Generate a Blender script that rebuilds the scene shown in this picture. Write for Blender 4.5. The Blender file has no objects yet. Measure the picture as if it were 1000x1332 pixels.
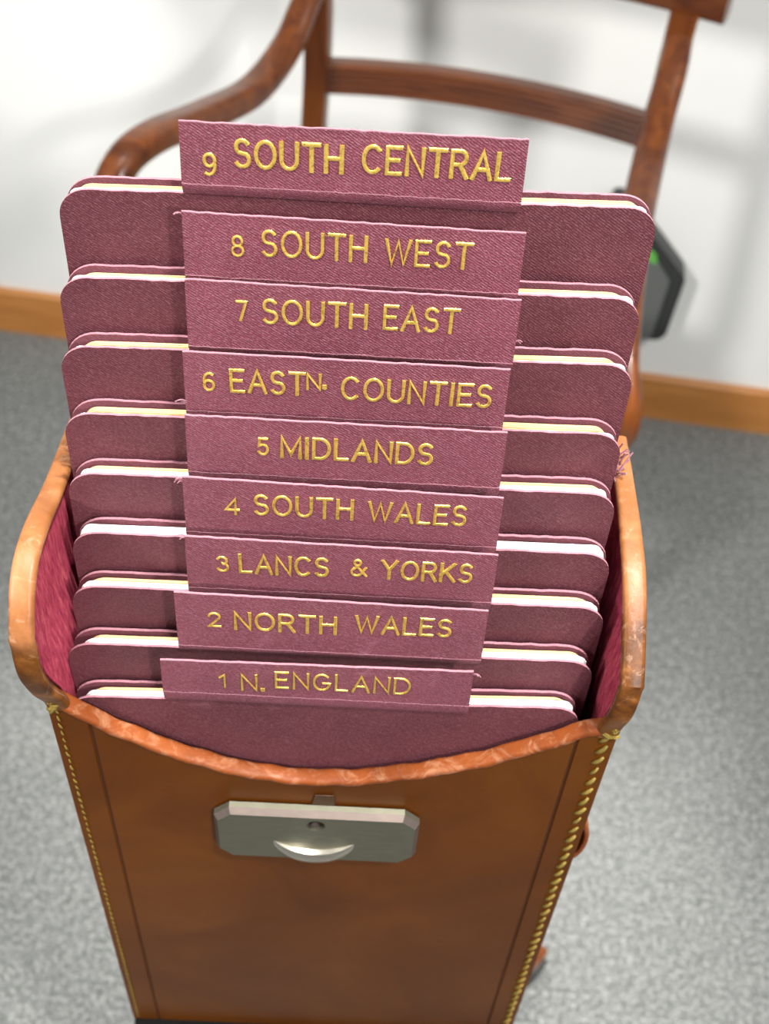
import bpy, bmesh, math, random
from math import sin, cos, pi, radians
from mathutils import Vector, Matrix

random.seed(7)
S = bpy.context.scene
COL = S.collection

# ------------------------------------------------------------------ camera
cam_d = bpy.data.cameras.new('camera')
cam = bpy.data.objects.new('camera', cam_d)
COL.objects.link(cam)
TH, RO = radians(48), radians(4.38)
R0 = Vector((1, 0, 0)); U0 = Vector((0, sin(TH), cos(TH))); FW = Vector((0, cos(TH), -sin(TH)))
RR = R0 * cos(RO) + U0 * sin(RO)
UU = -R0 * sin(RO) + U0 * cos(RO)
mw = Matrix((RR, UU, -FW)).transposed().to_4x4()
mw.translation = Vector((0, 0, 1.5))
cam.matrix_world = mw
cam_d.sensor_fit = 'VERTICAL'
cam_d.sensor_height = 36
cam_d.lens = 1581 / 1332 * 36
cam_d.clip_start = 0.02
cam_d.dof.use_dof = True
cam_d.dof.focus_distance = 0.455
cam_d.dof.aperture_fstop = 12
S.camera = cam

# ------------------------------------------------------------------ world, lights, exposure
W = bpy.data.worlds.new('world'); S.world = W; W.use_nodes = True
W.node_tree.nodes['Background'].inputs[0].default_value = (0.96, 0.98, 1.0, 1)
W.node_tree.nodes['Background'].inputs[1].default_value = 0.42

def spot(name, loc, target, power, angle, blend, size, col=(1, 0.97, 0.93)):
    d = bpy.data.lights.new(name, 'SPOT'); d.energy = power; d.spot_size = radians(angle)
    d.spot_blend = blend; d.shadow_soft_size = size; d.color = col
    o = bpy.data.objects.new(name, d); COL.objects.link(o); o.location = loc
    o.rotation_euler = (Vector(target) - Vector(loc)).to_track_quat('-Z', 'Y').to_euler()
    return o
spot('key_spot', (0.95, -0.85, 4.5), (0.08, 0.36, 0.4), 430, 24, 0.9, 0.10)
spot('low_spot', (1.05, -1.55, 2.45), (0.0, 0.30, 1.05), 190, 24, 0.9, 0.07)
spot('top_spot', (0.95, 0.40, 4.5), (0.05, 0.36, 0.4), 900, 24, 0.9, 0.12)
spot('wall_spot_one', (-1.15, -0.35, 1.95), (0.10, 1.7, 0.62), 180, 64, 0.9, 0.16)
spot('wall_spot_two', (0.95, -0.1, 2.2), (0.15, 1.65, 0.62), 135, 70, 0.9, 0.16)
spot('back_spot', (-0.75, 0.95, 4.4), (0.0, 0.40, 0.4), 330, 24, 0.9, 0.15)

S.view_settings.view_transform = 'Standard'
S.view_settings.look = 'None'
S.view_settings.exposure = 0.0
S.view_settings.gamma = 1.0
S.view_settings.use_curve_mapping = False

# ------------------------------------------------------------------ helpers
def tag(o, label=None, cat=None, group=None, kind=None):
    if label: o['label'] = label
    if cat: o['category'] = cat
    if group: o['group'] = group
    if kind: o['kind'] = kind
    return o

def thing(name, label, cat, loc=(0, 0, 0), rotz=0.0, group=None):
    o = bpy.data.objects.new(name, None); COL.objects.link(o)
    o.empty_display_size = 0.05
    o.location = loc; o.rotation_euler = (0, 0, rotz)
    return tag(o, label, cat, group)

def mesh_obj(name, me, parent=None):
    o = bpy.data.objects.new(name, me); COL.objects.link(o)
    if parent: o.parent = parent
    return o

def obj(name, bm, mats, parent=None, smooth=True, recalc=True, angle=40):
    if recalc: bmesh.ops.recalc_face_normals(bm, faces=bm.faces)
    me = bpy.data.meshes.new(name)
    bm.to_mesh(me); bm.free()
    if not isinstance(mats, (list, tuple)): mats = [mats]
    for m in mats: me.materials.append(m)
    if smooth:
        for p in me.polygons: p.use_smooth = True
        me.set_sharp_from_angle(angle=radians(angle))
    return mesh_obj(name, me, parent)

def lerp(a, b, t): return a + (b - a) * t

def interp(pts, x):
    """smooth (monotone-ish catmull) interpolation through sorted (x, y) points"""
    if x <= pts[0][0]: return pts[0][1]
    if x >= pts[-1][0]: return pts[-1][1]
    for i in range(len(pts) - 1):
        if pts[i][0] <= x <= pts[i + 1][0]:
            x0, y0 = pts[i]; x1, y1 = pts[i + 1]
            h = x1 - x0; t = (x - x0) / h
            s = (y1 - y0) / h
            m0 = s if i == 0 else 0.5 * (s + (y0 - pts[i - 1][1]) / (x0 - pts[i - 1][0]))
            m1 = s if i + 2 >= len(pts) else 0.5 * (s + (pts[i + 2][1] - y1) / (pts[i + 2][0] - x1))
            return ((2*t**3 - 3*t*t + 1) * y0 + (t**3 - 2*t*t + t) * h * m0
                    + (-2*t**3 + 3*t*t) * y1 + (t**3 - t*t) * h * m1)

def catmull(pts, n=8):
    P = [Vector(p) for p in pts]; out = []
    for i in range(len(P) - 1):
        p1, p2 = P[i], P[i + 1]
        p0 = P[i - 1] if i else p1 * 2 - p2
        p3 = P[i + 2] if i + 2 < len(P) else p2 * 2 - p1
        for k in range(n):
            t = k / n
            out.append(0.5 * ((2 * p1) + (p2 - p0) * t + (2*p0 - 5*p1 + 4*p2 - p3) * t*t
                              + (-p0 + 3*p1 - 3*p2 + p3) * t**3))
    out.append(P[-1].copy())
    return out

def sweep(bm, path, sec, side=None, mat=0, close_ends=True, scale=None):
    """sweep a closed 2-D section [(a, b)] along the path; a runs along 'side', b along tangent x side"""
    path = [Vector(p) for p in path]; n = len(path); rings = []
    for i, p in enumerate(path):
        t = (path[min(i + 1, n - 1)] - path[max(i - 1, 0)]).normalized()
        s = Vector(side(i / (n - 1)) if callable(side) else (side or (0, 0, 1)))
        a = (s - t * s.dot(t))
        if a.length < 1e-6: a = t.orthogonal()
        a.normalize(); b = t.cross(a)
        k = scale(i / (n - 1)) if scale else 1.0
        rings.append([bm.verts.new(p + a * (u * k) + b * (v * k)) for u, v in sec])
    m = len(sec)
    for i in range(n - 1):
        for j in range(m):
            f = bm.faces.new((rings[i][j], rings[i][(j + 1) % m], rings[i + 1][(j + 1) % m], rings[i + 1][j]))
            f.material_index = mat
    if close_ends:
        for r in (rings[0], rings[-1]):
            f = bm.faces.new(r); f.material_index = mat

def round_sec(w, h, r, n=3):
    """rounded rectangle section"""
    out = []
    for cx, cy, a0 in ((w/2 - r, h/2 - r, 0), (-w/2 + r, h/2 - r, 90), (-w/2 + r, -h/2 + r, 180), (w/2 - r, -h/2 + r, 270)):
        for k in range(n + 1):
            a = radians(a0 + 90 * k / n)
            out.append((cx + r * cos(a), cy + r * sin(a)))
    return out

def circ(r, n=10): return [(r * cos(2*pi*k/n), r * sin(2*pi*k/n)) for k in range(n)]

def slab(bm, F, G, nu, nv, mats=(0, 0, 0), us=None):
    """solid between two grids F(u, v), G(u, v); mats = outer, inner, rim"""
    us = us or [i / nu for i in range(nu + 1)]; nu = len(us) - 1
    A = [[bm.verts.new(F(u, j / nv)) for j in range(nv + 1)] for u in us]
    B = [[bm.verts.new(G(u, j / nv)) for j in range(nv + 1)] for u in us]
    def q(a, b, c, d, m):
        f = bm.faces.new((a, b, c, d)); f.material_index = m
    for i in range(nu):
        for j in range(nv):
            q(A[i][j], A[i+1][j], A[i+1][j+1], A[i][j+1], mats[0])
            q(B[i][j], B[i][j+1], B[i+1][j+1], B[i+1][j], mats[1])
        q(A[i][0], B[i][0], B[i+1][0], A[i+1][0], mats[2])
        q(A[i][nv], A[i+1][nv], B[i+1][nv], B[i][nv], mats[2])
    for j in range(nv):
        q(A[0][j], A[0][j+1], B[0][j+1], B[0][j], mats[2])
        q(A[nu][j], B[nu][j], B[nu][j+1], A[nu][j+1], mats[2])

def prism(bm, pts, fn, t0, t1, mat=0, side_mat=None):
    """extrude polygon pts [(a, b)] from t0 to t1, fn(a, b, t) -> position"""
    A = [bm.verts.new(fn(a, b, t0)) for a, b in pts]
    B = [bm.verts.new(fn(a, b, t1)) for a, b in pts]
    f = bm.faces.new(A); f.material_index = mat
    f = bm.faces.new(B[::-1]); f.material_index = mat
    n = len(pts)
    for i in range(n):
        f = bm.faces.new((A[i], B[i], B[(i+1) % n], A[(i+1) % n]))
        f.material_index = mat if side_mat is None else side_mat
    return A, B

def box(bm, x0, x1, y0, y1, z0, z1, mat=0):
    prism(bm, [(x0, y0), (x1, y0), (x1, y1), (x0, y1)], lambda a, b, t: (a, b, t), z0, z1, mat)

def lathe(bm, prof, c=(0, 0, 0), n=28, mat=0):
    rings = []
    for r, z in prof:
        rings.append([bm.verts.new((c[0] + r*cos(2*pi*k/n), c[1] + r*sin(2*pi*k/n), c[2] + z)) for k in range(n)])
    for a, b in zip(rings, rings[1:]):
        for k in range(n):
            f = bm.faces.new((a[k], a[(k+1) % n], b[(k+1) % n], b[k])); f.material_index = mat
    bm.faces.new(rings[0]).material_index = mat
    bm.faces.new(rings[-1]).material_index = mat

# ------------------------------------------------------------------ materials
def new_mat(name):
    m = bpy.data.materials.new(name); m.use_nodes = True
    nt = m.node_tree
    return m, nt, nt.nodes['Principled BSDF']

def N(nt, typ, **kw):
    n = nt.nodes.new(typ)
    for k, v in kw.items():
        if k in n.inputs: n.inputs[k].default_value = v
        else: setattr(n, k, v)
    return n

def coords(nt, scale=(1, 1, 1), rot=(0, 0, 0), kind='Object'):
    tc = N(nt, 'ShaderNodeTexCoord'); mp = N(nt, 'ShaderNodeMapping')
    mp.inputs['Scale'].default_value = scale; mp.inputs['Rotation'].default_value = rot
    nt.links.new(tc.outputs[kind], mp.inputs[0]); return mp.outputs[0]

def ramp(nt, src, stops):
    r = N(nt, 'ShaderNodeValToRGB'); e = r.color_ramp.elements
    while len(e) < len(stops): e.new(0.5)
    for el, (p, c) in zip(e, stops):
        el.position = p; el.color = (*c, 1)
    nt.links.new(src, r.inputs[0]); return r.outputs[0]

def mix(nt, fac, a, b, typ='MIX'):
    m = N(nt, 'ShaderNodeMix'); m.data_type = 'RGBA'; m.blend_type = typ
    for s, v in ((0, fac), (6, a), (7, b)):
        if isinstance(v, (int, float)): m.inputs[s].default_value = v
        elif isinstance(v, tuple): m.inputs[s].default_value = (*v, 1)
        else: nt.links.new(v, m.inputs[s])
    return m.outputs[2]

def bump(nt, bsdf, src, strength, dist, prev=None):
    b = N(nt, 'ShaderNodeBump'); b.inputs['Strength'].default_value = strength
    b.inputs['Distance'].default_value = dist
    nt.links.new(src, b.inputs['Height'])
    if prev: nt.links.new(prev, b.inputs['Normal'])
    nt.links.new(b.outputs[0], bsdf.inputs['Normal']); return b.outputs[0]

def noise(nt, vec, scale, detail=3, rough=0.5, dist=0.0):
    n = N(nt, 'ShaderNodeTexNoise'); n.inputs['Scale'].default_value = scale
    n.inputs['Detail'].default_value = detail; n.inputs['Roughness'].default_value = rough
    n.inputs['Distortion'].default_value = dist
    nt.links.new(vec, n.inputs['Vector']); return n.outputs['Fac']

def cloth_mat(name, base, pale, grain=1.0, ang=55):
    m, nt, b = new_mat(name)
    v = coords(nt)
    vg = coords(nt, (1, 1, 1), (0, radians(ang), 0))
    m2 = N(nt, 'ShaderNodeMapping'); m2.inputs['Scale'].default_value = (1.0, 1.0, 0.55)
    nt.links.new(vg, m2.inputs[0]); va = m2.outputs[0]
    w = N(nt, 'ShaderNodeTexWave'); w.wave_type = 'BANDS'; w.bands_direction = 'X'
    w.inputs['Scale'].default_value = 330; w.inputs['Distortion'].default_value = 5
    w.inputs['Detail'].default_value = 4; w.inputs['Detail Scale'].default_value = 2.2; w.inputs['Detail Roughness'].default_value = 0.75
    nt.links.new(va, w.inputs['Vector'])
    peb = noise(nt, va, 1650, 2, 0.5, 0.2)
    gm = N(nt, 'ShaderNodeMath'); gm.operation = 'MULTIPLY_ADD'; gm.inputs[1].default_value = 0.30
    nt.links.new(w.outputs['Fac'], gm.inputs[0]); nt.links.new(peb, gm.inputs[2])
    grain_h = gm.outputs[0]
    fine = noise(nt, vg, 2400, 2, 0.6)
    big = noise(nt, v, 26, 4, 0.6)
    scuff = noise(nt, v, 60, 5, 0.75, 0.6)
    c = mix(nt, ramp(nt, big, [(0.35, (0, 0, 0)), (0.7, (1, 1, 1))]), base, tuple(min(1, x * 1.25 + .004) for x in base))
    g = mix(nt, ramp(nt, grain_h, [(0.64, (0, 0, 0)), (0.92, (.42, .42, .42))]), c, pale)
    s = mix(nt, ramp(nt, scuff, [(0.62, (0, 0, 0)), (0.80, (.45, .45, .45))]), g, pale)
    nt.links.new(s, b.inputs['Base Color'])
    b.inputs['Roughness'].default_value = 0.48
    b.inputs['Specular IOR Level'].default_value = 0.28
    b.inputs['Sheen Weight'].default_value = 0.06
    b.inputs['Sheen Roughness'].default_value = 0.4
    b.inputs['Sheen Tint'].default_value = (0.9, 0.7, 0.78, 1)
    p = bump(nt, b, grain_h, min(1, 0.7 * grain), 0.0004 * max(1, grain * 1.1))
    bump(nt, b, fine, 0.4, 0.0002, p)
    return m

CLOTH = cloth_mat('burgundy_bookcloth', (0.080, 0.018, 0.025), (0.27, 0.11, 0.13))
TABCLOTH = cloth_mat('burgundy_tab_cloth', (0.158, 0.033, 0.051), (0.50, 0.22, 0.29), 1.6)
BACKCLOTH = cloth_mat('dull_inner_cloth', (0.14, 0.042, 0.055), (0.28, 0.14, 0.16), 0.5)

def simple_mat(name, col, rough=0.6, metal=0.0, spec=0.5, var=0.0, vscale=40, bstr=0.0, bscale=300, bdist=0.0005):
    m, nt, b = new_mat(name)
    b.inputs['Roughness'].default_value = rough; b.inputs['Metallic'].default_value = metal
    b.inputs['Specular IOR Level'].default_value = spec
    v = coords(nt)
    if var:
        n = noise(nt, v, vscale, 4, 0.6)
        c = mix(nt, n, tuple(x * (1 - var) for x in col), tuple(min(1, x * (1 + var)) for x in col))
        nt.links.new(c, b.inputs['Base Color'])
    else: b.inputs['Base Color'].default_value = (*col, 1)
    if bstr: bump(nt, b, noise(nt, v, bscale, 4, 0.6), bstr, bdist)
    return m

FRAY = simple_mat('frayed_cloth_edge', (0.34, 0.155, 0.19), 0.9, var=0.45, vscale=900, bstr=0.6, bscale=1800)
WHITE = simple_mat('white_paper', (0.90, 0.90, 0.88), 0.8, var=0.05, vscale=120)
CREAM = simple_mat('cream_backing', (0.60, 0.40, 0.20), 0.9, var=0.15, vscale=200)
def gold():
    m, nt, b = new_mat('gold_foil')
    v = coords(nt); n = noise(nt, v, 700, 4, 0.7)
    c = mix(nt, ramp(nt, n, [(0.30, (0, 0, 0)), (0.5, (1, 1, 1))]), (0.40, 0.23, 0.04), (0.95, 0.66, 0.15))
    nt.links.new(c, b.inputs['Base Color'])
    b.inputs['Metallic'].default_value = 0.7; b.inputs['Roughness'].default_value = 0.36
    bump(nt, b, n, 0.6, 0.0003)
    return m
GOLD = gold()

def leather_mat(name, dark, mid, light, rough=0.42, wear=0.0, sc=1.0):
    m, nt, b = new_mat(name)
    v = coords(nt)
    big = noise(nt, v, 9 * sc, 5, 0.62, 0.8)
    c = ramp(nt, big, [(0.30, dark), (0.52, mid), (0.74, light)])
    sp = noise(nt, v, 130, 5, 0.7)
    c = mix(nt, ramp(nt, sp, [(0.66, (0, 0, 0)), (0.78, (.55, .55, .55))]), c, tuple(x * 0.45 for x in dark))
    if wear:
        wn = noise(nt, v, 85, 6, 0.75, 1.2)
        c = mix(nt, ramp(nt, wn, [(0.5, (0, 0, 0)), (0.68, (wear, wear, wear))]), c, (0.72, 0.45, 0.28))
    nt.links.new(c, b.inputs['Base Color'])
    b.inputs['Roughness'].default_value = rough
    b.inputs['Specular IOR Level'].default_value = 0.22
    p = bump(nt, b, noise(nt, v, 900, 4, 0.6), 0.22, 0.0003)
    bump(nt, b, noise(nt, v, 60 * sc, 4, 0.6, 0.5), 0.25, 0.0012, p)
    return m
LEATHER = leather_mat('tan_leather', (0.068, 0.017, 0.0009), (0.095, 0.026, 0.0014), (0.125, 0.038, 0.0025))
RIM = leather_mat('rubbed_orange_leather', (0.12, 0.028, 0.006), (0.20, 0.048, 0.010), (0.27, 0.078, 0.022), 0.5, 0.22, 2.5)
PEACH = leather_mat('pale_rubbed_leather', (0.20, 0.065, 0.012), (0.36, 0.14, 0.05), (0.46, 0.22, 0.10), 0.40, 0.45, 3)
def side_rim_mat():
    # pale rubbed leather on top, stained amber brown down the front edge (the stain belongs to the leather)
    m, nt, b = new_mat('side_rim_leather')
    v = coords(nt)
    n = noise(nt, v, 45, 4, 0.6, 0.6)
    pale = ramp(nt, n, [(0.3, (0.19, 0.066, 0.018)), (0.55, (0.29, 0.112, 0.038)), (0.75, (0.38, 0.17, 0.075))])
    amber = ramp(nt, noise(nt, v, 70, 4, 0.6, 0.6), [(0.32, (0.05, 0.014, 0.002)), (0.55, (0.13, 0.042, 0.005)), (0.75, (0.26, 0.10, 0.022))])
    sx = N(nt, 'ShaderNodeSeparateXYZ'); nt.links.new(v, sx.inputs[0])
    mr = N(nt, 'ShaderNodeMath'); mr.operation = 'MULTIPLY_ADD'; mr.inputs[1].default_value = 0.012
    nt.links.new(n, mr.inputs[0]); nt.links.new(sx.outputs['Z'], mr.inputs[2])
    k = N(nt, 'ShaderNodeMapRange'); k.inputs[1].default_value = 0.386; k.inputs[2].default_value = 0.396
    nt.links.new(mr.outputs[0], k.inputs[0])
    c = mix(nt, k.outputs[0], amber, pale)
    wn = noise(nt, v, 120, 6, 0.75, 1.0)
    c = mix(nt, ramp(nt, wn, [(0.56, (0, 0, 0)), (0.72, (.5, .5, .5))]), c, (0.50, 0.31, 0.20))
    nt.links.new(c, b.inputs['Base Color'])
    b.inputs['Roughness'].default_value = 0.42; b.inputs['Specular IOR Level'].default_value = 0.35
    bump(nt, b, noise(nt, v, 160, 4, 0.6), 0.4, 0.0008)
    return m
SIDERIM = side_rim_mat()
GROOVE = simple_mat('tooled_line', (0.05, 0.014, 0.004), 0.6)
THREAD = simple_mat('yellow_thread', (0.20, 0.135, 0.018), 0.7, var=0.4, vscale=600, bstr=0.4, bscale=2500)

def lining_mat():
    m, nt, b = new_mat('pink_suede_lining')
    v = coords(nt, (1, 1.0, 0.25), (radians(20), 0, 0))
    n = noise(nt, v, 420, 5, 0.7)
    c = ramp(nt, n, [(0.3, (0.17, 0.014, 0.035)), (0.55, (0.36, 0.050, 0.085)), (0.75, (0.50, 0.13, 0.13))])
    nt.links.new(c, b.inputs['Base Color'])
    b.inputs['Roughness'].default_value = 0.95
    b.inputs['Specular IOR Level'].default_value = 0.05
    bump(nt, b, n, 0.9, 0.001)
    return m
LINING = lining_mat()

def nickel(name, col, rough):
    m, nt, b = new_mat(name)
    v = coords(nt, (1, 1, 4)); n = noise(nt, v, 90, 5, 0.65)
    c = mix(nt, n, tuple(x * 0.75 for x in col), tuple(min(1, x * 1.25) for x in col))
    nt.links.new(c, b.inputs['Base Color'])
    b.inputs['Metallic'].default_value = 0.9; b.inputs['Roughness'].default_value = rough
    bump(nt, b, noise(nt, coords(nt, (1, 1, 1)), 300, 4), 0.12, 0.0004)
    return m
NICKEL = nickel('tarnished_nickel', (0.24, 0.235, 0.175), 0.5)
BEVEL = nickel('pinkish_nickel', (0.20, 0.16, 0.14), 0.5)  # darker, pinker nickel for the plate's bevel and the key pin
BRIGHT = nickel('bright_nickel', (0.62, 0.58, 0.50), 0.34)

def wood(name, dark, light, rough, axis=(1, 1, 12), sc=14):
    m, nt, b = new_mat(name)
    v = coords(nt, axis); n = noise(nt, v, sc, 5, 0.6, 0.8)
    nt.links.new(ramp(nt, n, [(0.3, dark), (0.7, light)]), b.inputs['Base Color'])
    b.inputs['Roughness'].default_value = rough
    b.inputs['Specular IOR Level'].default_value = 0.35; b.inputs['Coat Weight'].default_value = 0.3; b.inputs['Coat Roughness'].default_value = 0.18
    return m
MAHOG = wood('polished_mahogany', (0.060, 0.013, 0.003), (0.20, 0.055, 0.009), 0.32, (14, 14, 2), 3)
MAHOG_H = wood('polished_mahogany_rail', (0.055, 0.013, 0.004), (0.15, 0.042, 0.010), 0.32, (2, 14, 14), 3)
OAK = wood('oak_baseboard', (0.42, 0.16, 0.035), (0.58, 0.25, 0.065), 0.5, (1.2, 10, 10), 4)
BLACK = simple_mat('black_stand_top', (0.006, 0.0065, 0.006), 0.7, spec=0.15)
RUBBER = simple_mat('black_castor', (0.02, 0.024, 0.022), 0.45)
BRASS = simple_mat('brass', (0.55, 0.36, 0.12), 0.3, 1.0)
WALLM = simple_mat('white_wall_paint', (0.84, 0.85, 0.83), 0.9, var=0.015, vscale=3, bstr=0.05, bscale=200)
GREY = simple_mat('dark_grey_plastic', (0.12, 0.127, 0.122), 0.55)
GREYD = simple_mat('darker_grey_plastic', (0.03, 0.033, 0.032), 0.5)
GREEN = simple_mat('green_sticker', (0.12, 0.42, 0.07), 0.5)
SEATF = simple_mat('striped_seat_cloth', (0.35, 0.30, 0.20), 0.9, var=0.2)

def carpet():
    m, nt, b = new_mat('grey_carpet')
    v = coords(nt)
    n1 = noise(nt, v, 175, 4, 0.8)
    n2 = noise(nt, v, 70, 3, 0.7)
    n3 = noise(nt, v, 4, 3, 0.6)
    c1 = ramp(nt, n1, [(0.35, (0.06, 0.065, 0.062)), (0.5, (0.22, 0.23, 0.222)), (0.65, (0.66, 0.67, 0.65))])
    c2 = mix(nt, 0.35, c1, ramp(nt, n2, [(0.35, (0.10, 0.107, 0.105)), (0.66, (0.30, 0.31, 0.305))]))
    c3 = mix(nt, 0.35, c2, ramp(nt, n3, [(0.3, (0.75, 0.75, 0.75)), (0.7, (1.05, 1.05, 1.05))]), 'MULTIPLY')
    nt.links.new(c3, b.inputs['Base Color'])
    b.inputs['Roughness'].default_value = 0.95; b.inputs['Specular IOR Level'].default_value = 0.1
    bump(nt, b, n1, 0.8, 0.004)
    return m
CARPET = carpet()

# ------------------------------------------------------------------ the setting
bm = bmesh.new(); box(bm, -3.2, 3.4, -1.6, 2.3, -0.03, 0.0)
tag(obj('floor', bm, CARPET, smooth=False), kind='structure')
WALL_O = Vector((0.0, 1.6685, 0.0)); WALL_A = math.atan(-0.0874)
bm = bmesh.new(); box(bm, -3.2, 3.2, 0.013, 0.10, 0.0, 3.1)
w = obj('wall_back', bm, WALLM, smooth=False); w.location = WALL_O; w.rotation_euler = (0, 0, WALL_A)
tag(w, kind='structure')
bm = bmesh.new()
sweep(bm, [(-3.2, 0.0065, 0.047), (3.2, 0.0065, 0.047)], [(-0.047, -0.0065), (0.047, -0.0065), (0.047, 0.003), (0.043, 0.0065), (-0.047, 0.0065)], (0, 0, 1))
w = obj('baseboard_back', bm, OAK, smooth=False); w.location = WALL_O; w.rotation_euler = (0, 0, WALL_A)
tag(w, kind='structure')

# dark grey box fixed to the wall behind the chair
t = thing('wall_box', 'dark grey box with sloping top and green sticker low on the white wall', 'wall box',
          (WALL_O.x + 0.335, WALL_O.y - 0.0874 * 0.335, 0.205), WALL_A)
prof = [(-0.02, 0), (0.100, 0), (0.112, 0.012), (0.118, 0.128), (0.004, 0.252), (-0.02, 0.252)]
bm = bmesh.new(); prism(bm, prof, lambda a, b, c: (a, c, b), 0.012, -0.036)
bmesh.ops.bevel(bm, geom=[e for e in bm.edges], offset=0.003, segments=2, affect='EDGES')
obj('housing', bm, GREYD, t)
bm = bmesh.new(); prism(bm, [(a * .82 - .004, b * .96 + .004) for a, b in prof], lambda a, b, c: (a, c, b), -0.0355, -0.042)
obj('front_cover', bm, GREY, t, smooth=False)
bm = bmesh.new(); prism(bm, [(0.050, 0.160), (0.066, 0.158), (0.062, 0.174), (0.050, 0.184)], lambda a, b, c: (a, c, b), -0.0415, -0.043)
tag(obj('sticker', bm, GREEN, t, smooth=False), 'bright green sticker')

# ------------------------------------------------------------------ chair
YAWC = math.atan2(-0.1809, 0.9835)
CO = Vector((0.0837, 1.3986, 0))
chair = thing('armchair', 'polished mahogany open armchair with reeded back rail standing by the white wall', 'chair', CO, YAWC)
# local frame: +x to viewer's right, -y towards the camera (v = -y)
def stile(s):
    bm = bmesh.new()
    p = catmull([(s*0.196, 0.060, 0.0), (s*0.203, 0.010, 0.22), (s*0.212, -0.032, 0.45), (s*0.216, -0.012, 0.62), (s*0.214, 0.0, 0.74), (s*0.216, 0.004, 0.872)], 7)
    sweep(bm, p, round_sec(0.033, 0.034, 0.005), (1, 0, 0), scale=lambda t: 1.0 - 0.12 * sin(pi * t))
    return bm
for s in (-1, 1): obj('rear_leg_and_stile', stile(s), MAHOG, chair)
# lower reeded rail, bowed backwards
def bow(z, x0, x1, dep, n=24):
    return [(lerp(x0, x1, k/n), dep * (1 - (2*k/n - 1)**2), z) for k in range(n + 1)]
sec = []
hh, nn = 0.0205, 5
sec += [(-hh, 0.009), (-hh, -0.009)]
for k in range(nn):
    a0 = -hh + 2*hh*k/nn; a1 = -hh + 2*hh*(k+1)/nn
    for q in range(5):
        tt = q / 4
        sec.append((lerp(a0, a1, tt) * 0.98, -0.009 - 0.0045 * sin(pi * tt)))
sec += [(hh, -0.009), (hh, 0.009)]
sec = [(a, -b) for a, b in sec]
bm = bmesh.new(); sweep(bm, bow(0.7215, -0.202, 0.202, 0.028), [(a, b) for a, b in sec], (0, 0, 1))
obj('reeded_rail', bm, MAHOG_H, chair, angle=35)
# crest rail
bm = bmesh.new()
sweep(bm, bow(0.910, -0.262, 0.262, 0.035), round_sec(0.086, 0.026, 0.008), (0, 0, 1))
obj('crest_rail', bm, MAHOG_H, chair)
# arms
armL = [(-0.212, 0.006, 0.850), (-0.222, -0.03, 0.824), (-0.233, -0.075, 0.788), (-0.253, -0.145, 0.767), (-0.279, -0.237, 0.781),
        (-0.302, -0.324, 0.801), (-0.317, -0.375, 0.797), (-0.322, -0.405, 0.768), (-0.305, -0.405, 0.70), (-0.272, -0.36, 0.64), (-0.236, -0.30, 0.58), (-0.218, -0.27, 0.46)]
armR = [(0.216, 0.006, 0.850), (0.2165, -0.03, 0.822), (0.213, -0.075, 0.782), (0.211, -0.145, 0.750), (0.210, -0.237, 0.735),
        (0.214, -0.324, 0.715), (0.224, -0.385, 0.676), (0.240, -0.412, 0.632), (0.241, -0.402, 0.585), (0.222, -0.36, 0.545), (0.208, -0.30, 0.52), (0.204, -0.27, 0.46)]
for pts in (armL, armR):
    bm = bmesh.new()
    sweep(bm, catmull(pts, 7), round_sec(0.036, 0.030, 0.012, 4), lambda t: (1, 0, 0), scale=lambda t: 0.86 + 0.2 * sin(pi * min(1, t * 1.35)))
    obj('arm', bm, MAHOG, chair)
# seat
bm = bmesh.new()
prism(bm, [(-0.205, 0.005), (-0.222, -0.36), (0.222, -0.36), (0.205, 0.005)], lambda a, b, c: (a, b, c), 0.385, 0.440)
bmesh.ops.bevel(bm, geom=[e for e in bm.edges], offset=0.004, segments=2, affect='EDGES')
obj('seat_frame', bm, MAHOG_H, chair)
bm = bmesh.new()
slab(bm, lambda u, v: ((u - .5) * lerp(0.37, 0.40, v), -0.02 - 0.325 * v, 0.441 + 0.028 * (sin(pi*u) * sin(pi*v)) ** 0.5),
     lambda u, v: ((u - .5) * lerp(0.37, 0.40, v), -0.02 - 0.325 * v, 0.4405), 16, 16)
obj('seat', bm, SEATF, chair)
for s in (-1, 1):
    bm = bmesh.new()
    sweep(bm, catmull([(s*0.196, -0.335, 0.40), (s*0.198, -0.325, 0.28), (s*0.198, -0.335, 0.13), (s*0.2, -0.362, 0.0)], 7), round_sec(0.036, 0.036, 0.006), (1, 0, 0), scale=lambda t: 1 - 0.3 * t)
    obj('front_leg', bm, MAHOG, chair)

# ------------------------------------------------------------------ stand under the case
YAW = radians(1.8)
EX = Vector((cos(YAW), sin(YAW), 0)); EY = Vector((-sin(YAW), cos(YAW), 0)); EZ = Vector((0, 0, 1))
O = Vector((-0.0140, 0.2624, 0.735))
def wor(x, y, z=0.0): return O + EX * x + EY * y + EZ * z
sc = wor(0, 0.055); sc.z = 0
stand = thing('pedestal_stand', 'small mahogany tripod stand with black top and castors under the leather case', 'stand', sc, YAW)
bm = bmesh.new(); box(bm, -0.1145, 0.112, -0.061, 0.048, 0.713, 0.7345)
bmesh.ops.bevel(bm, geom=[e for e in bm.edges], offset=0.002, segments=2, affect='EDGES')
tag(obj('stand_top', bm, BLACK, stand), 'black rectangular top')
bm = bmesh.new()
lathe(bm, [(0.03, .12), (0.034, .15), (0.030, .22), (0.018, .24), (0.026, .26), (0.034, .32), (0.026, .40), (0.016, .44), (0.024, .455), (0.016, .47), (0.014, .60), (0.020, .66), (0.028, .68), (0.045, .70), (0.06, .7125)])
obj('column', bm, MAHOG, stand)
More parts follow.
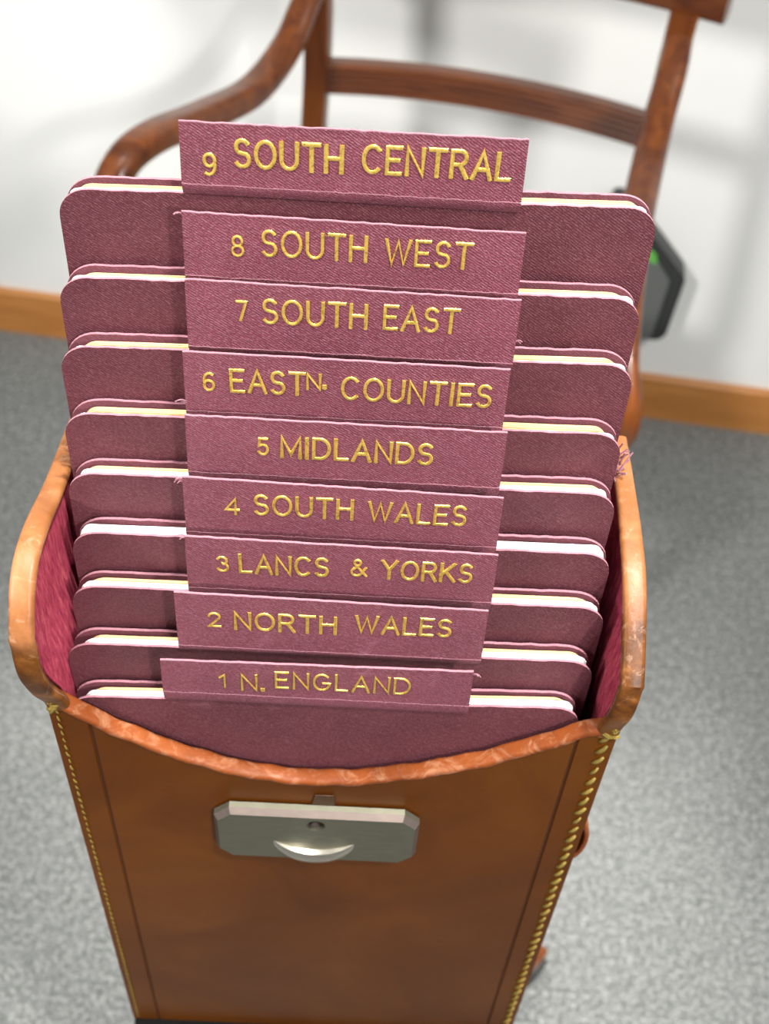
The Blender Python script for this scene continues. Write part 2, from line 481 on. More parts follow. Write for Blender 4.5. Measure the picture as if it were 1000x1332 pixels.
for k in range(3):
    a = radians(47.6 + 120 * k)
    d = Vector((cos(a), sin(a), 0)); sd = Vector((-sin(a), cos(a), 0))
    bm = bmesh.new()
    P = [d * 0.025 + EZ * 0.185, d * 0.10 + EZ * 0.190, d * 0.20 + EZ * 0.150, d * 0.30 + EZ * 0.092, d * 0.362 + EZ * 0.060, d * 0.378 + EZ * 0.055]
    sweep(bm, catmull(P, 6), round_sec(0.028, 0.036, 0.006), sd, scale=lambda t: 1.1 - 0.5 * t)
    lg = obj('leg', bm, MAHOG, stand)
    bm = bmesh.new()
    c = d * 0.366
    sweep(bm, [c + sd * -0.010 + EZ * 0.021, c + sd * 0.010 + EZ * 0.021], circ(0.021, 20), EZ)
    sweep(bm, [c + EZ * 0.056, c + EZ * 0.03], circ(0.006, 10), sd)
    tag(obj('castor', bm, RUBBER, lg), 'black castor wheel')

# ------------------------------------------------------------------ leather map case
case = thing('map_case', 'open tan leather case with yellow stitching and nickel lock plate on the black stand top', 'case', O, YAW)
TB = 0.106                                     # depth at the bottom
K = 0.04                                       # backward lean
def hw(z): return 0.1150 + 0.0034 * (z / 0.335) + (0.0 if z < 0.335 else 0.0028 * min(1, (z - 0.335) / 0.03))
RIMZ = [(-0.1183, 0.3350), (-0.105, 0.3245), (-0.0923, 0.3133), (-0.0445, 0.2871), (0.0, 0.2815), (0.0562, 0.2985), (0.0872, 0.3165), (0.105, 0.3290), (0.1183, 0.3350)]
def yfront(z): return 0.0288 * z
# front panel with a tooled line recessed beside each edge
def frontF(u, v):
    x = (u - .5) * 2; zt = interp(RIMZ, x * 0.1183)
    z = v * zt
    g = 0.0009 if abs(abs(x) - 0.865) < 0.0035 else 0.0
    b = -0.0012 * (1 - x*x) * sin(pi * min(1, v))
    return (x * hw(z), yfront(z) + g + b, z)
def frontG(u, v):
    x = (u - .5) * 2; zt = interp(RIMZ, x * 0.1183)
    z = v * zt
    return (x * hw(z), yfront(z) + 0.0048, z)
us = sorted(set([i / 44 for i in range(45)] + [0.5 + s * (0.4325 + d) for s in (-1, 1) for d in (-0.004, -0.0015, 0.0, 0.0015, 0.004)]))
bm = bmesh.new(); slab(bm, frontF, frontG, 0, 24, (0, 0, 0), us)
for f in bm.faces:
    c = f.calc_center_median()
    r = abs(c.x) / hw(c.z)
    if abs(r - 0.865) < 0.0045 and c.y < yfront(c.z) + 0.002 and len(f.verts) == 4: f.material_index = 1
obj('front_panel', bm, [LEATHER, GROOVE], case, angle=50)
# rolled rim on the front panel
bm = bmesh.new(); pth = []
for k in range(61):
    x = lerp(-0.1172, 0.1172, k / 60); z = interp(RIMZ, x)
    pth.append((x, yfront(z) + 0.0030 + 0.0003 * sin(k * 1.7), z + 0.0006 + 0.0004 * sin(k * 0.9)))
sweep(bm, pth, round_sec(0.0078, 0.0042, 0.0018, 3), (0, 1, 0))
tag(obj('front_rim', bm, RIM, case), 'rubbed orange leather rim dipping at the centre')
# side panels
PROF = {-1: ([(0, 0), (0.335, 0.0097), (0.352, 0.0035), (0.372, 0.0000), (0.386, 0.002), (0.398, 0.006)],
             [(0.0, 0.388), (0.05, 0.399), (0.14, 0.4060), (0.30, 0.4065), (0.55, 0.3995), (1.0, 0.392)]),
         1: ([(0, 0), (0.335, 0.0097), (0.352, 0.0070), (0.365, 0.0105), (0.375, 0.0165), (0.398, 0.03)],
             [(0.0, 0.366), (0.08, 0.377), (0.20, 0.3870), (0.40, 0.3920), (0.7, 0.3938), (1.0, 0.394)])}
def side_pt(s, u, v, off, dz=0.0, du=0.0):
    yf, zt = PROF[s]
    ztop = interp(zt, u) - dz
    z = v * ztop
    y0 = interp(yf, z); y1 = TB + K * z
    y = lerp(y0, y1, du + u * (1 - du))
    return (s * (hw(z) - off), y, z)
def dense(n=30): return [(i / n) for i in range(n + 1)]
for s in (-1, 1):
    bm = bmesh.new()
    slab(bm, lambda u, v: side_pt(s, u, v, 0.0), lambda u, v: side_pt(s, u, v, 0.0045), 24, 40)
    obj('side_panel', bm, LEATHER, case)
    bm = bmesh.new()
    # slack fuzzy lining
    def lf(u, v):
        x, y, z = side_pt(s, u, v, 0.0052, 0.003, 0.06)
        fl = 0.0012 * max(0, v - 0.75) * 4 * (0.5 + 0.5 * sin(u * 9 + v * 14))
        return (x - s * fl, y, z)
    def lg_(u, v):
        x, y, z = side_pt(s, u, v, 0.0044, 0.003, 0.06)
        return (x, y, z)
    slab(bm, lf, lg_, 24, 40)
    tag(obj('lining', bm, LINING, case), 'fuzzy pink lining inside the side')
    # rim following front edge and top edge
    P = []
    for k in range(14):
        z = lerp(0.330, PROF[s][1][0][1], k / 14)
        x, y, z2 = side_pt(s, 0, z / PROF[s][1][0][1], 0.0)
        P.append((s * (hw(z2) - 0.0042 - 0.0000), y + 0.001, z2))
    for k in range(31):
        x, y, z2 = side_pt(s, k / 30, 1.0, 0.0)
        P.append((s * (hw(z2) - 0.0040), y, z2))
    bm = bmesh.new()
    sweep(bm, P, round_sec(0.0098, 0.0050, 0.0022, 3), (1, 0, 0), scale=lambda t: 1.0 - 0.22 * max(0, t - 0.5) * 2)
    tag(obj('side_rim', bm, SIDERIM, case), 'pale rubbed leather edge of the side')
# back panel, lining and base
bm = bmesh.new()
slab(bm, lambda u, v: ((u - .5) * 2 * (hw(v * .39) - 0.0045), TB + K * v * .39 - 0.004, v * 0.39), lambda u, v: ((u - .5) * 2 * (hw(v * .39) - 0.0045), TB + K * v * .39, v * 0.39), 10, 10, (1, 0, 0))
obj('back_panel', bm, [LEATHER, LINING], case)
bm = bmesh.new(); box(bm, -0.1102, 0.1102, 0.0050, TB - 0.0045, 0.0003, 0.0035)
obj('base_panel', bm, LEATHER, case, smooth=False)
# frayed lining standing up at the back right corner
bm = bmesh.new()
for k in range(26):
    b0 = Vector((0.1135 + random.uniform(-.001, .0025), 0.100 + random.uniform(-0.004, 0.008), 0.390 + random.uniform(0, .010)))
    b1 = b0 + Vector((random.uniform(0.0, 0.0055), random.uniform(-0.004, 0.004), random.uniform(0.001, 0.011)))
    sweep(bm, [b0, (b0 + b1) / 2 + Vector((0, 0, 0.001)), b1], circ(0.00035, 5), (0, 1, 0))
tag(obj('frayed_lining', bm, FRAY, case), 'frayed pink threads at the back right corner', kind='stuff')
# stitches down both front edges: one mesh shared
def stitch_mesh(L, r, name):
    bm = bmesh.new()
    sweep(bm, [(0, 0, -L/2), (0, -r * 0.5, -L/4), (0, -r * 0.6, 0), (0, -r * 0.5, L/4), (0, 0, L/2)], circ(r, 6), (1, 0, 0), scale=lambda t: 0.55 + 0.5 * sin(pi * t))
    bmesh.ops.recalc_face_normals(bm, faces=bm.faces)
    me = bpy.data.meshes.new(name); bm.to_mesh(me); bm.free(); me.materials.append(THREAD)
    for p in me.polygons: p.use_smooth = True
    return me
big, small = stitch_mesh(0.0066, 0.0010, 'stitch_large'), stitch_mesh(0.0036, 0.0005, 'stitch_small')
for s, me, n, rot in ((1, big, 39, 0.62), (-1, small, 60, -0.25)):
    for k in range(n):
        z = lerp(0.006, 0.329, k / (n - 1))
        o = mesh_obj('stitch', me, case)
        o.location = (s * (hw(z) - (0.0048 if s > 0 else 0.0035)), yfront(z) - 0.0002, z)
        o.rotation_euler = (0, rot + random.uniform(-.12, .12), 0)
        q = random.uniform(0.85, 1.1); o.scale = (q, q, q)
# knots where the stitching ends
for s in (-1, 1):
    bm = bmesh.new()
    for k in range(7):
        c = Vector((s * 0.1155 + random.uniform(-.0015, .0015), yfront(.335) - 0.0008, 0.334 + random.uniform(-.003, .004)))
        d = Vector((random.uniform(-.003, .003), 0.0, random.uniform(-.003, .003)))
        sweep(bm, [c - d, c + Vector((0, -0.001, 0)), c + d], circ(0.0008, 6), (0, 1, 0))
    tag(obj('thread_knot', bm, THREAD, case), 'knot of yellow thread at the top of the seam')
# worn patch above the lock
bm = bmesh.new()
prism(bm, [(-0.0085, 0.2655), (0.002, 0.2655), (0.0012, 0.2735), (-0.0072, 0.2735)], lambda a, b, t: (a, yfront(b) - 0.0012 + t, b), -0.0001, 0.0004)
obj('hasp_mark', bm, simple_mat('verdigris_stain', (0.05, 0.020, 0.005), 0.6), case, smooth=False)
# lock plate with cut corners
def plate_pt(a, b, t): return (a, yfront(b) - 0.0012 - t, b)
xa, xb, za, zb, cc = -0.0530, 0.0410, 0.2235, 0.2650, 0.0072
octo = lambda g: [(xa + cc + g * .4, za + g), (xb - cc - g * .4, za + g), (xb - g, za + cc + g * .4), (xb - g, zb - cc - g * .4), (xb - cc - g * .4, zb - g), (xa + cc + g * .4, zb - g), (xa + g, zb - cc - g * .4), (xa + g, za + cc + g * .4)]
bm = bmesh.new()
r0 = [bm.verts.new(plate_pt(a, b, 0.0)) for a, b in octo(0)]
r1 = [bm.verts.new(plate_pt(a, b, 0.0028)) for a, b in octo(0)]
r2 = [bm.verts.new(plate_pt(a, b, 0.0056)) for a, b in octo(0.0020)]
for A, B, mi in ((r0, r1, 0), (r1, r2, 1)):
    for i in range(8):
        f = bm.faces.new((A[i], A[(i+1) % 8], B[(i+1) % 8], B[i])); f.material_index = mi
bm.faces.new(r0)
# front face with a round keyhole
kc = (-0.0062, 0.2563); kr = 0.0042; nk = 24
hole = [bm.verts.new(plate_pt(kc[0] + kr * cos(2*pi*k/nk), kc[1] + kr * sin(2*pi*k/nk), 0.0056)) for k in range(nk)]
holeb = [bm.verts.new(plate_pt(kc[0] + kr * cos(2*pi*k/nk), kc[1] + kr * sin(2*pi*k/nk), 0.0022)) for k in range(nk)]
es = [bm.edges.new((r2[i], r2[(i+1) % 8])) if not bm.edges.get((r2[i], r2[(i+1) % 8])) else bm.edges.get((r2[i], r2[(i+1) % 8])) for i in range(8)]
es += [bm.edges.new((hole[k], hole[(k+1) % nk])) for k in range(nk)]
bmesh.ops.triangle_fill(bm, use_beauty=True, edges=es)
for k in range(nk): bm.faces.new((hole[k], hole[(k+1) % nk], holeb[(k+1) % nk], holeb[k]))
f = bm.faces.new(holeb); f.material_index = 2
plate = obj('lock_plate', bm, [NICKEL, BEVEL, GROOVE], case, smooth=False)
tag(plate, 'tarnished nickel lock plate with cut corners')
bm = bmesh.new()
sweep(bm, [plate_pt(kc[0] - .0006, kc[1] - .0006, 0.002), plate_pt(kc[0] - .0006, kc[1] - .0006, 0.0050)], circ(0.0019, 12), (1, 0, 0))
tag(obj('key_pin', bm, BEVEL, plate), 'small pin in the round keyhole')
cxm, wv = -0.0070, 0.0200
tops = [(cxm + wv * q, 0.2345 + 0.0078 * q * q) for q in [lerp(-1, 1, k / 24) for k in range(25)]]
bots = [(cxm + wv * q, 0.2425 - 0.0202 * math.sqrt(max(0, 1 - q * q)) ) for q in [lerp(-1, 1, k / 24) for k in range(25)]]
bm = bmesh.new()
G = []
for k in range(25):
    (xa_, zt_), (_, zb_) = tops[k], bots[k]
    zt_ = max(zt_, zb_ + 0.0002)
    e = max(0.02, 1 - abs(k / 12 - 1) ** 3)
    prof_ = [(zt_, 0.0050), (zt_ - (zt_ - zb_) * .04, 0.0050 + .0030 * e), (lerp(zt_, zb_, .35), 0.0050 + .0038 * e), (lerp(zt_, zb_, .75), 0.0050 + .0026 * e), (zb_, 0.0050)]
    G.append([bm.verts.new(plate_pt(xa_, z_, t_)) for z_, t_ in prof_])
for a_, b_ in zip(G, G[1:]):
    for j in range(5): bm.faces.new((a_[j], a_[(j+1) % 5], b_[(j+1) % 5], b_[j]))
bm.faces.new(G[0]); bm.faces.new(G[-1])
tag(obj('thumb_catch', bm, BRIGHT, plate), 'bright crescent-shaped thumb catch')
# leather keeper on the right side
bm = bmesh.new()
P = catmull([(0.1160, 0.024, 0.243), (0.1212, 0.025, 0.238), (0.1247, 0.025, 0.224), (0.1232, 0.025, 0.208), (0.1155, 0.024, 0.198)], 5)
sweep(bm, P, round_sec(0.016, 0.0026, 0.001), (0, 1, 0))
tag(obj('strap_keeper', bm, RIM, case), 'small leather strap loop on the right side')

# ------------------------------------------------------------------ the nine map sections
MAPS = [
(9, 0.0905, (-0.1087, 0.5132), (0.1081, 0.5191), [(-0.0622, 0.5442), (0.0568, 0.5449), (-0.0636, 0.5199), (0.0588, 0.5203)], [('9', -0.055, -0.0499, 0.5287, 0.5288, 0.8), ('SOUTH', -0.0441, -0.0059, 0.5334, 0.5336, 1), ('CENTRAL', 0.0002, 0.0524, 0.5341, 0.5343, 1)]) ,
(8, 0.079, (-0.1102, 0.4837), (0.107, 0.4883), [(-0.0614, 0.5168), (0.0591, 0.5159), (-0.0621, 0.4902), (0.0604, 0.4895)], [('8', -0.0448, -0.0399, 0.504, 0.504, 0.8), ('SOUTH', -0.0341, 0.0039, 0.5058, 0.5059, 1), ('WEST', 0.0099, 0.0415, 0.5053, 0.5054, 1)]) ,
(7, 0.068, (-0.1107, 0.4606), (0.1073, 0.4664), [(-0.0602, 0.4968), (0.0596, 0.4958), (-0.0613, 0.4669), (0.0618, 0.4665)], [('7', -0.0424, -0.0382, 0.4845, 0.4845, 0.8), ('SOUTH', -0.0332, 0.0052, 0.4849, 0.485, 1), ('EAST', 0.0107, 0.0386, 0.4852, 0.4852, 1)]) ,
(6, 0.058, (-0.1105, 0.4364), (0.1068, 0.4407), [(-0.0612, 0.4727), (0.0582, 0.4726), (-0.0623, 0.4438), (0.0601, 0.4442)], [('6', -0.0547, -0.0499, 0.4592, 0.4592, 0.8), ('EAST', -0.0447, -0.0163, 0.4604, 0.4604, 1), ('N', -0.0163, -0.0106, 0.462, 0.462, 0.7), ('.', -0.01, -0.0088, 0.459, 0.459, 0.1), ('COUNTIES', -0.0034, 0.053, 0.4596, 0.4596, 1)]) ,
(5, 0.0478, (-0.11, 0.4146), (0.1076, 0.4186), [(-0.0604, 0.4514), (0.0593, 0.4513), (-0.0623, 0.4229), (0.0619, 0.4213)], [('5', -0.034, -0.0294, 0.438, 0.438, 0.8), ('MIDLANDS', -0.0253, 0.0329, 0.4383, 0.4382, 1)]) ,
(4, 0.037, (-0.1092, 0.3926), (0.1087, 0.3959), [(-0.0612, 0.4305), (0.0603, 0.4282), (-0.0623, 0.401), (0.0608, 0.3993)], [('4', -0.0459, -0.04, 0.4162, 0.4162, 0.8), ('SOUTH', -0.0349, 0.0037, 0.4179, 0.4178, 1), ('WALES', 0.0091, 0.0474, 0.4175, 0.4174, 1)]) ,
(3, 0.0265, (-0.1099, 0.3723), (0.109, 0.3752), [(-0.0603, 0.4096), (0.0603, 0.4081), (-0.0623, 0.3793), (0.0613, 0.3791)], [('3', -0.0489, -0.0438, 0.3949, 0.3948, 0.8), ('LANCS', -0.0402, -0.0047, 0.3959, 0.3957, 1), ('&', 0.0034, 0.0103, 0.3968, 0.3968, 0.9), ('YORKS', 0.0154, 0.0517, 0.3967, 0.3965, 1)]) ,
(2, 0.016, (-0.1159, 0.3473), (0.1072, 0.3533), [(-0.0644, 0.389), (0.0585, 0.3872), (-0.0656, 0.3551), (0.0605, 0.3552)], [('2', -0.0521, -0.0466, 0.3737, 0.3737, 0.8), ('NORTH', -0.0417, -0.0006, 0.3737, 0.3735, 1), ('WALES', 0.0064, 0.0453, 0.3756, 0.3753, 1)]) ,
(1, 0.0055, (-0.1167, 0.3261), (0.1036, 0.3354), [(-0.0705, 0.3596), (0.0551, 0.3619), (-0.0701, 0.3377), (0.0564, 0.3376)], [('1', -0.0474, -0.0437, 0.3478, 0.3478, 0.8), ('N.', -0.0387, -0.0286, 0.3478, 0.3477, 1), ('ENGLAND', -0.0248, 0.0306, 0.3505, 0.35, 1)]) ,
]
CF = {9: .75, 8: .65, 7: .85, 6: .8, 5: .45, 4: 0.0, 3: .45, 2: .42, 1: .35}
TITLE = {9: '9 SOUTH CENTRAL', 8: '8 SOUTH WEST', 7: '7 SOUTH EAST', 6: "6 EASTN. COUNTIES", 5: '5 MIDLANDS', 4: '4 SOUTH WALES', 3: '3 LANCS & YORKS', 2: '2 NORTH WALES', 1: '1 N. ENGLAND'}

def sheet_outline(x0, x1, zl, zr, r, zb=0.0, n=56, jit=0.00025, seed=0):
    rnd = random.Random(seed); pts = [(x0, zb), (x1, zb)]
    zt = lambda x: lerp(zl, zr, (x - x0) / (x1 - x0))
    for k in range(9):
        a = radians(90 * k / 8); x = x1 - r + r * cos(a); pts.append((x, zt(x) - r + r * sin(a)))
    for k in range(1, n):
        x = lerp(x1 - r, x0 + r, k / n); pts.append((x, zt(x) + rnd.uniform(-jit, jit)))
    for k in range(9):
        a = radians(90 + 90 * k / 8); x = x0 + r + r * cos(a); pts.append((x, zt(x) - r + r * sin(a)))
    return pts

# gold letters: each glyph is a set of strokes in a box of width w and height 1
def arc(cx, cy, rx, ry, a0, a1, n=14):
    return [(cx + rx * cos(radians(lerp(a0, a1, k / n))), cy + ry * sin(radians(lerp(a0, a1, k / n)))) for k in range(n + 1)]
GL = {
 'A': (.78, [[(0, 0), (.39, 1), (.78, 0)], [(.15, .34), (.63, .34)]]),
 'C': (.76, [arc(.40, .5, .40, .5, 48, 312, 22) ]),
 'D': (.74, [[(0, 0), (0, 1), (.30, 1)] + arc(.30, .5, .44, .5, 88, -88, 16) + [(.30, 0), (0, 0)]]),
 'E': (.60, [[(.60, 1), (0, 1), (0, 0), (.60, 0)], [(0, .52), (.50, .52)]]),
 'G': (.80, [arc(.40, .5, .40, .5, 48, 352, 24), [(.79, .44), (.46, .44)]]),
 'H': (.70, [[(0, 0), (0, 1)], [(.70, 0), (.70, 1)], [(0, .52), (.70, .52)]]),
 'I': (.06, [[(.03, 0), (.03, 1)]]),
 'K': (.70, [[(0, 0), (0, 1)], [(.66, 1), (0, .36)], [(.22, .56), (.70, 0)]]),
 'L': (.56, [[(0, 1), (0, 0), (.56, 0)]]),
 'M': (.86, [[(0, 0), (0, 1), (.43, .14), (.86, 1), (.86, 0)]]),
 'N': (.70, [[(0, 0), (0, 1), (.70, 0), (.70, 1)]]),
 'O': (.84, [arc(.42, .5, .42, .5, 0, 360, 28)]),
 'R': (.68, [[(0, 0), (0, 1), (.36, 1)] + arc(.36, .74, .27, .26, 88, -88, 10) + [(0, .48)], [(.36, .48), (.68, 0)]]),
 'S': (.62, [arc(.31, .75, .27, .25, 35, 235, 12) + [(.31, .51)] + arc(.31, .26, .30, .26, 60, -150, 14)]),
 'T': (.70, [[(0, 1), (.70, 1)], [(.35, 1), (.35, 0)]]),
 'U': (.70, [[(0, 1)] + arc(.35, .34, .35, .34, 180, 360, 14) + [(.70, 1)]]),
 'W': (1.08, [[(0, 1), (.27, 0), (.54, .96), (.81, 0), (1.08, 1)]]),
 'Y': (.76, [[(0, 1), (.38, .48), (.76, 1)], [(.38, .48), (.38, 0)]]),
 '.': (.08, [[(.02, 0), (.02, .07)]]),
 '&': (.80, [[(.80, 0), (.18, .74)] + arc(.33, .82, .17, .17, 200, -40, 10) + [(.14, .42)] + arc(.30, .25, .28, .25, 130, 330, 12) + [(.78, .50)]]),
 '1': (.26, [[(0, .78), (.16, 1), (.16, 0)]]),
 '2': (.58, [arc(.29, .73, .27, .27, 165, -25, 12) + [(.02, 0), (.58, 0)]]),
 '3': (.56, [arc(.26, .75, .25, .25, 150, -80, 12) + arc(.27, .27, .28, .27, 85, -155, 12)]),
 '4': (.62, [[(.46, 0), (.46, 1), (0, .28), (.62, .28)]]),
 '5': (.56, [[(.52, 1), (.08, 1), (.04, .54)] + arc(.27, .31, .28, .31, 120, -150, 14)]),
 '6': (.58, [arc(.34, .55, .32, .45, 60, 200, 12) + arc(.29, .29, .27, .29, 180, -180, 20)]),
 '7': (.54, [[(0, 1), (.54, 1), (.18, 0)]]),
 '8': (.56, [arc(.28, .75, .23, .25, 0, 360, 18), arc(.28, .26, .27, .26, 0, 360, 20)]),
 '9': (.58, [arc(.29, .70, .27, .29, 0, 360, 20) + arc(.24, .45, .32, .45, 5, -120, 12)]),
}
def stroke(bm, pts, hwid, depthfn):
    """flat raised ribbon with mitred joints, bevelled across so it catches the light"""
    P = [Vector((a, b)) for a, b in pts]
    Q = [P[0]]
    for p in P[1:]:
        if (p - Q[-1]).length > 1e-5: Q.append(p)
    P = Q; n = len(P); closed = (P[0] - P[-1]).length < 2e-4 and n > 4
    rows = []
    for i in range(n):
        a = P[i - 1] if i else (P[-2] if closed else None)
        b = P[i + 1] if i < n - 1 else (P[1] if closed else None)
        d0 = (P[i] - a).normalized() if a is not None else None
        d1 = (b - P[i]).normalized() if b is not None else None
        d = ((d0 or d1) + (d1 or d0))
        d = d.normalized() if d.length > 1e-6 else (d1 or d0)
        nrm = Vector((-d.y, d.x)); ref = d1 or d0
        c = max(0.42, abs(nrm.dot(Vector((-ref.y, ref.x)))))
        w = hwid / c
        ext = Vector((0, 0))
        if a is None: ext = -d * hwid * .8
        if b is None: ext = d * hwid * .8
        flare = 1.14 if (a is None or b is None) else 1.0
        row = []
        for k, (q, h) in enumerate(((-1, .00005), (-.75, .00042), (0, .00055), (.75, .00042), (1, .00005))):
            p = P[i] + ext + nrm * (w * q * flare)
            row.append(bm.verts.new((p.x, depthfn(p.y) - h, p.y)))
        rows.append(row)
    for r0_, r1_ in zip(rows, rows[1:]):
        for k in range(4): bm.faces.new((r0_[k], r0_[k+1], r1_[k+1], r1_[k]))
    if not closed:
        bm.faces.new(rows[0]); bm.faces.new(rows[-1])

def add_word(bm, txt, x0, x1, zc, h, depthfn, wt=1.0):
    H = 0.0108 * h; hwid = 0.00075 * wt * (0.8 if h < .95 else 1)
    H0 = 0.0 if txt == '.' else H
    gap = 0.30
    tot = sum(GL[c][0] for c in txt) + gap * (len(txt) - 1)
    span = x1 - x0 - 2 * hwid
    sx = span / tot if len(txt) > 1 else max(span / GL[txt][0], H * .55)
    x = x0 + hwid
    for c in txt:
        w, st = GL[c]
        dz = random.uniform(-1, 1) * H * 0.012
        for pts in st:
            stroke(bm, [(x + a * sx, zc - (0.0105*h)/2 + dz + hwid * .6 + b * (H - hwid * 1.2)) for a, b in pts] if c != '.' else
                   [(x, zc - H0/2 + .0006), (x, zc - H0/2 + .0013)], hwid if c != '.' else 0.0008, depthfn)
        x += (w + gap) * sx

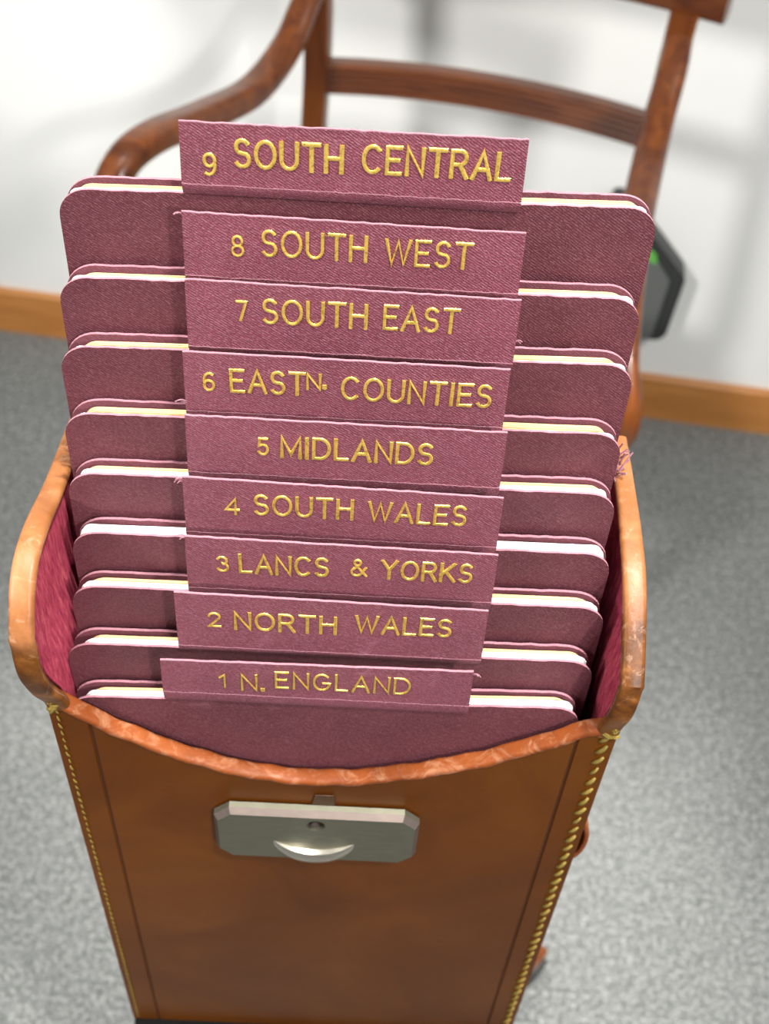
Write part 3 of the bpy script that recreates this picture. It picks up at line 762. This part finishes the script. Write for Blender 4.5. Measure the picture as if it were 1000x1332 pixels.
TH_MAP = 0.0088
for (n, y0, (xl, zl), (xr, zr), tab, words) in MAPS:
    if n <= 2: xl = -0.1128
    if n == 2: zl += 0.001
    xl = max(xl, -0.1128); xr = min(xr, 0.1095)
    base = 0.0037
    pos = {9: 'tallest rearmost', 1: 'lowest front'}.get(n, '')
    root = thing('map_section', '%s burgundy cloth map section, gold tab lettering %s' % (pos, TITLE[n]) if n in (1, 9)
                 else 'burgundy cloth map section in the case, gold tab lettering %s' % TITLE[n],
                 'map', wor(0, y0, base), YAW, 'cloth-covered map sections in the leather case')
    fn = lambda a, b, t: (a, K * b + t, b)
    zl -= base; zr -= base
    # front cover: narrow enough at the foot for the tapering case
    def outline(x0, x1, a, b, r, sd):
        pts = sheet_outline(x0, x1, a, b, r, seed=sd)
        pts[0] = (max(x0, -0.1092), 0.0); pts[1] = (min(x1, 0.1092), 0.0)
        pts.insert(2, (min(x1, 0.110), 0.26)); pts.append((max(x0, -0.110), 0.26))
        return pts
    bm = bmesh.new(); prism(bm, outline(xl, xr, zl, zr, 0.0115, n), fn, 0.0, 0.0011, 0, 1)
    obj('front_cover', bm, [CLOTH, FRAY], root, smooth=False)
    bm = bmesh.new(); prism(bm, outline(xl + .0008, xr - .0004, zl + .0002, zr + .0002, 0.0125, n + 20), fn, TH_MAP - 0.0012, TH_MAP, 0, 1)
    obj('back_cover', bm, [BACKCLOTH, FRAY], root, smooth=False)
    # leaves
    cf = CF[n]; t0, t1 = 0.0012, TH_MAP - (0.0036 if n > 5 else 0.0028); NL = 9
    white, cream = bmesh.new(), bmesh.new(); nc = 0
    for k in range(NL):
        f = k / NL; ya = lerp(t0, t1, k / NL); yb = lerp(t0, t1, (k + 0.86) / NL)
        isc = f >= 1 - cf
        q = random.uniform(0, 0.0007); qx = random.uniform(0, 0.0022)
        rec = 0.0004
        B = cream if isc else white
        nc += isc
        ins = 0.005 if isc else 0.003
        prism(B, sheet_outline(max(xl, -.109) + ins + qx, min(xr, .109) - ins - qx * 1.2, zl - rec - q, zr - rec - q, 0.006 if isc else 0.004, n=12, jit=0.0001, seed=k + 50 * n), fn, ya, yb)
    if nc < NL: tag(obj('folded_sheets', white, WHITE, root, smooth=False), 'white edges of the folded sheets', kind='stuff')
    else: white.free()
    if nc: tag(obj('backing_sheets', cream, CREAM, root, smooth=False), 'cream edges of the backing sheets', kind='stuff')
    else: cream.free()
    # tab: glued below the fold, free above
    (tlx, tlz), (trx, trz), (clx, clz), (crx, crz) = tab
    tz = (tlz + trz) / 2 - base; cz = (clz + crz) / 2 - base
    clx = tlx - 0.0006; crx = trx + 0.0006
    zk = (zl + zr) / 2
    NXT = 40; rnd = random.Random(n * 3)
    wob = [rnd.uniform(-.0002, .0002) for _ in range(NXT + 1)]
    ph = rnd.uniform(0, 6)
    rows = [(zk - 0.0016, -0.0006), (zk - 0.0008, -0.0012), (min(cz - 0.0012, zk + .0012), -0.0022), (cz - 0.0006, -0.0031), (cz + 0.0006, -0.0030), (lerp(cz, tz, .35), -0.0034), (lerp(cz, tz, .7), -0.0036), (tz, -0.0036)]
    def tabpt(u, j, back):
        z, y = rows[j]
        if j == len(rows) - 1: z += wob[int(round(u * NXT))] + (u - .5) * (trz - tlz)
        x = lerp(lerp(clx, tlx, max(0, min(1, (z - cz) / (tz - cz)))), lerp(crx, trx, max(0, min(1, (z - cz) / (tz - cz)))), u)
        bowv = 0.0004 * sin(u * 5 + ph) if 2 < j < 7 else 0
        return (x, K * z + y + bowv * 0.0 + (0.0010 if back else 0), z)
    bm = bmesh.new(); NR = len(rows) - 1
    A = [[bm.verts.new(tabpt(i / NXT, j, 0)) for j in range(NR + 1)] for i in range(NXT + 1)]
    B = [[bm.verts.new(tabpt(i / NXT, j, 1)) for j in range(NR + 1)] for i in range(NXT + 1)]
    for i in range(NXT):
        for j in range(NR):
            bm.faces.new((A[i][j], A[i+1][j], A[i+1][j+1], A[i][j+1]))
            bm.faces.new((B[i][j], B[i][j+1], B[i+1][j+1], B[i+1][j]))
        f = bm.faces.new((A[i][NR], A[i+1][NR], B[i+1][NR], B[i][NR])); f.material_index = 1
        bm.faces.new((A[i][0], B[i][0], B[i+1][0], A[i+1][0]))
    for j in range(NR):
        f = bm.faces.new((A[0][j], A[0][j+1], B[0][j+1], B[0][j])); f.material_index = 1
        f = bm.faces.new((A[NXT][j], B[NXT][j], B[NXT][j+1], A[NXT][j+1])); f.material_index = 1
    # frayed pale line along the fold and the free edge
    for zz, yy, rr in ((cz + 0.0001, -0.0030, 0.00022), (tz, -0.0034, 0.00032)):
        top = zz == tz
        P = [(lerp(clx if not top else tlx, crx if not top else trx, i / NXT), K * zz + yy, zz + (wob[i] + (i / NXT - .5) * (trz - tlz) if top else wob[-i - 1])) for i in range(NXT + 1)]
        sweep(bm, P, circ(rr, 5), (0, 1, 0), mat=1)
    tb = obj('title_tab', bm, [TABCLOTH, FRAY], root, angle=60)
    bm = bmesh.new()
    for (txt, x0, x1, za_, zb_, h) in words:
        zc = (za_ + zb_) / 2 - base
        add_word(bm, txt, x0, x1, zc, h, lambda Z: K * Z - 0.0036, {9: 1.0, 8: .82, 7: .86, 6: .88, 5: .95, 4: .86, 3: .88, 2: .86, 1: .68}[n])
    tag(obj('gold_lettering', bm, GOLD, tb, angle=30), 'stamped gold lettering reading %s' % TITLE[n])
    # loose threads at the tab corner
    if n in (6, 4, 7, 1, 8, 3):
        bm = bmesh.new(); right = n in (7, 1)
        cx_ = (trx if right else tlx); cz_ = {6: lerp(cz, tz, .15), 4: tz - .001, 7: lerp(cz, tz, .35), 1: tz - .001, 8: tz - .001, 3: tz}[n]
        sg = 1 if right else -1
        for k in range({6: 2, 4: 4, 7: 2, 1: 3, 8: 3, 3: 2}[n]):
            L_ = random.uniform(0.6, 1.1) * (0.0055 if n in (6,) else 0.0028)
            b0 = Vector((cx_, K * cz_ - 0.003, cz_ + random.uniform(-.001, .001)))
            P = catmull([b0, b0 + Vector((sg * L_ * .6, -0.0006, L_ * .35)), b0 + Vector((sg * L_, -0.0012, random.uniform(-.1, .4) * L_))], 5)
            sweep(bm, P, circ(0.00022, 5), (0, 1, 0))
        tag(obj('loose_thread', bm, FRAY, tb), 'loose pale threads at the tab corner', kind='stuff')
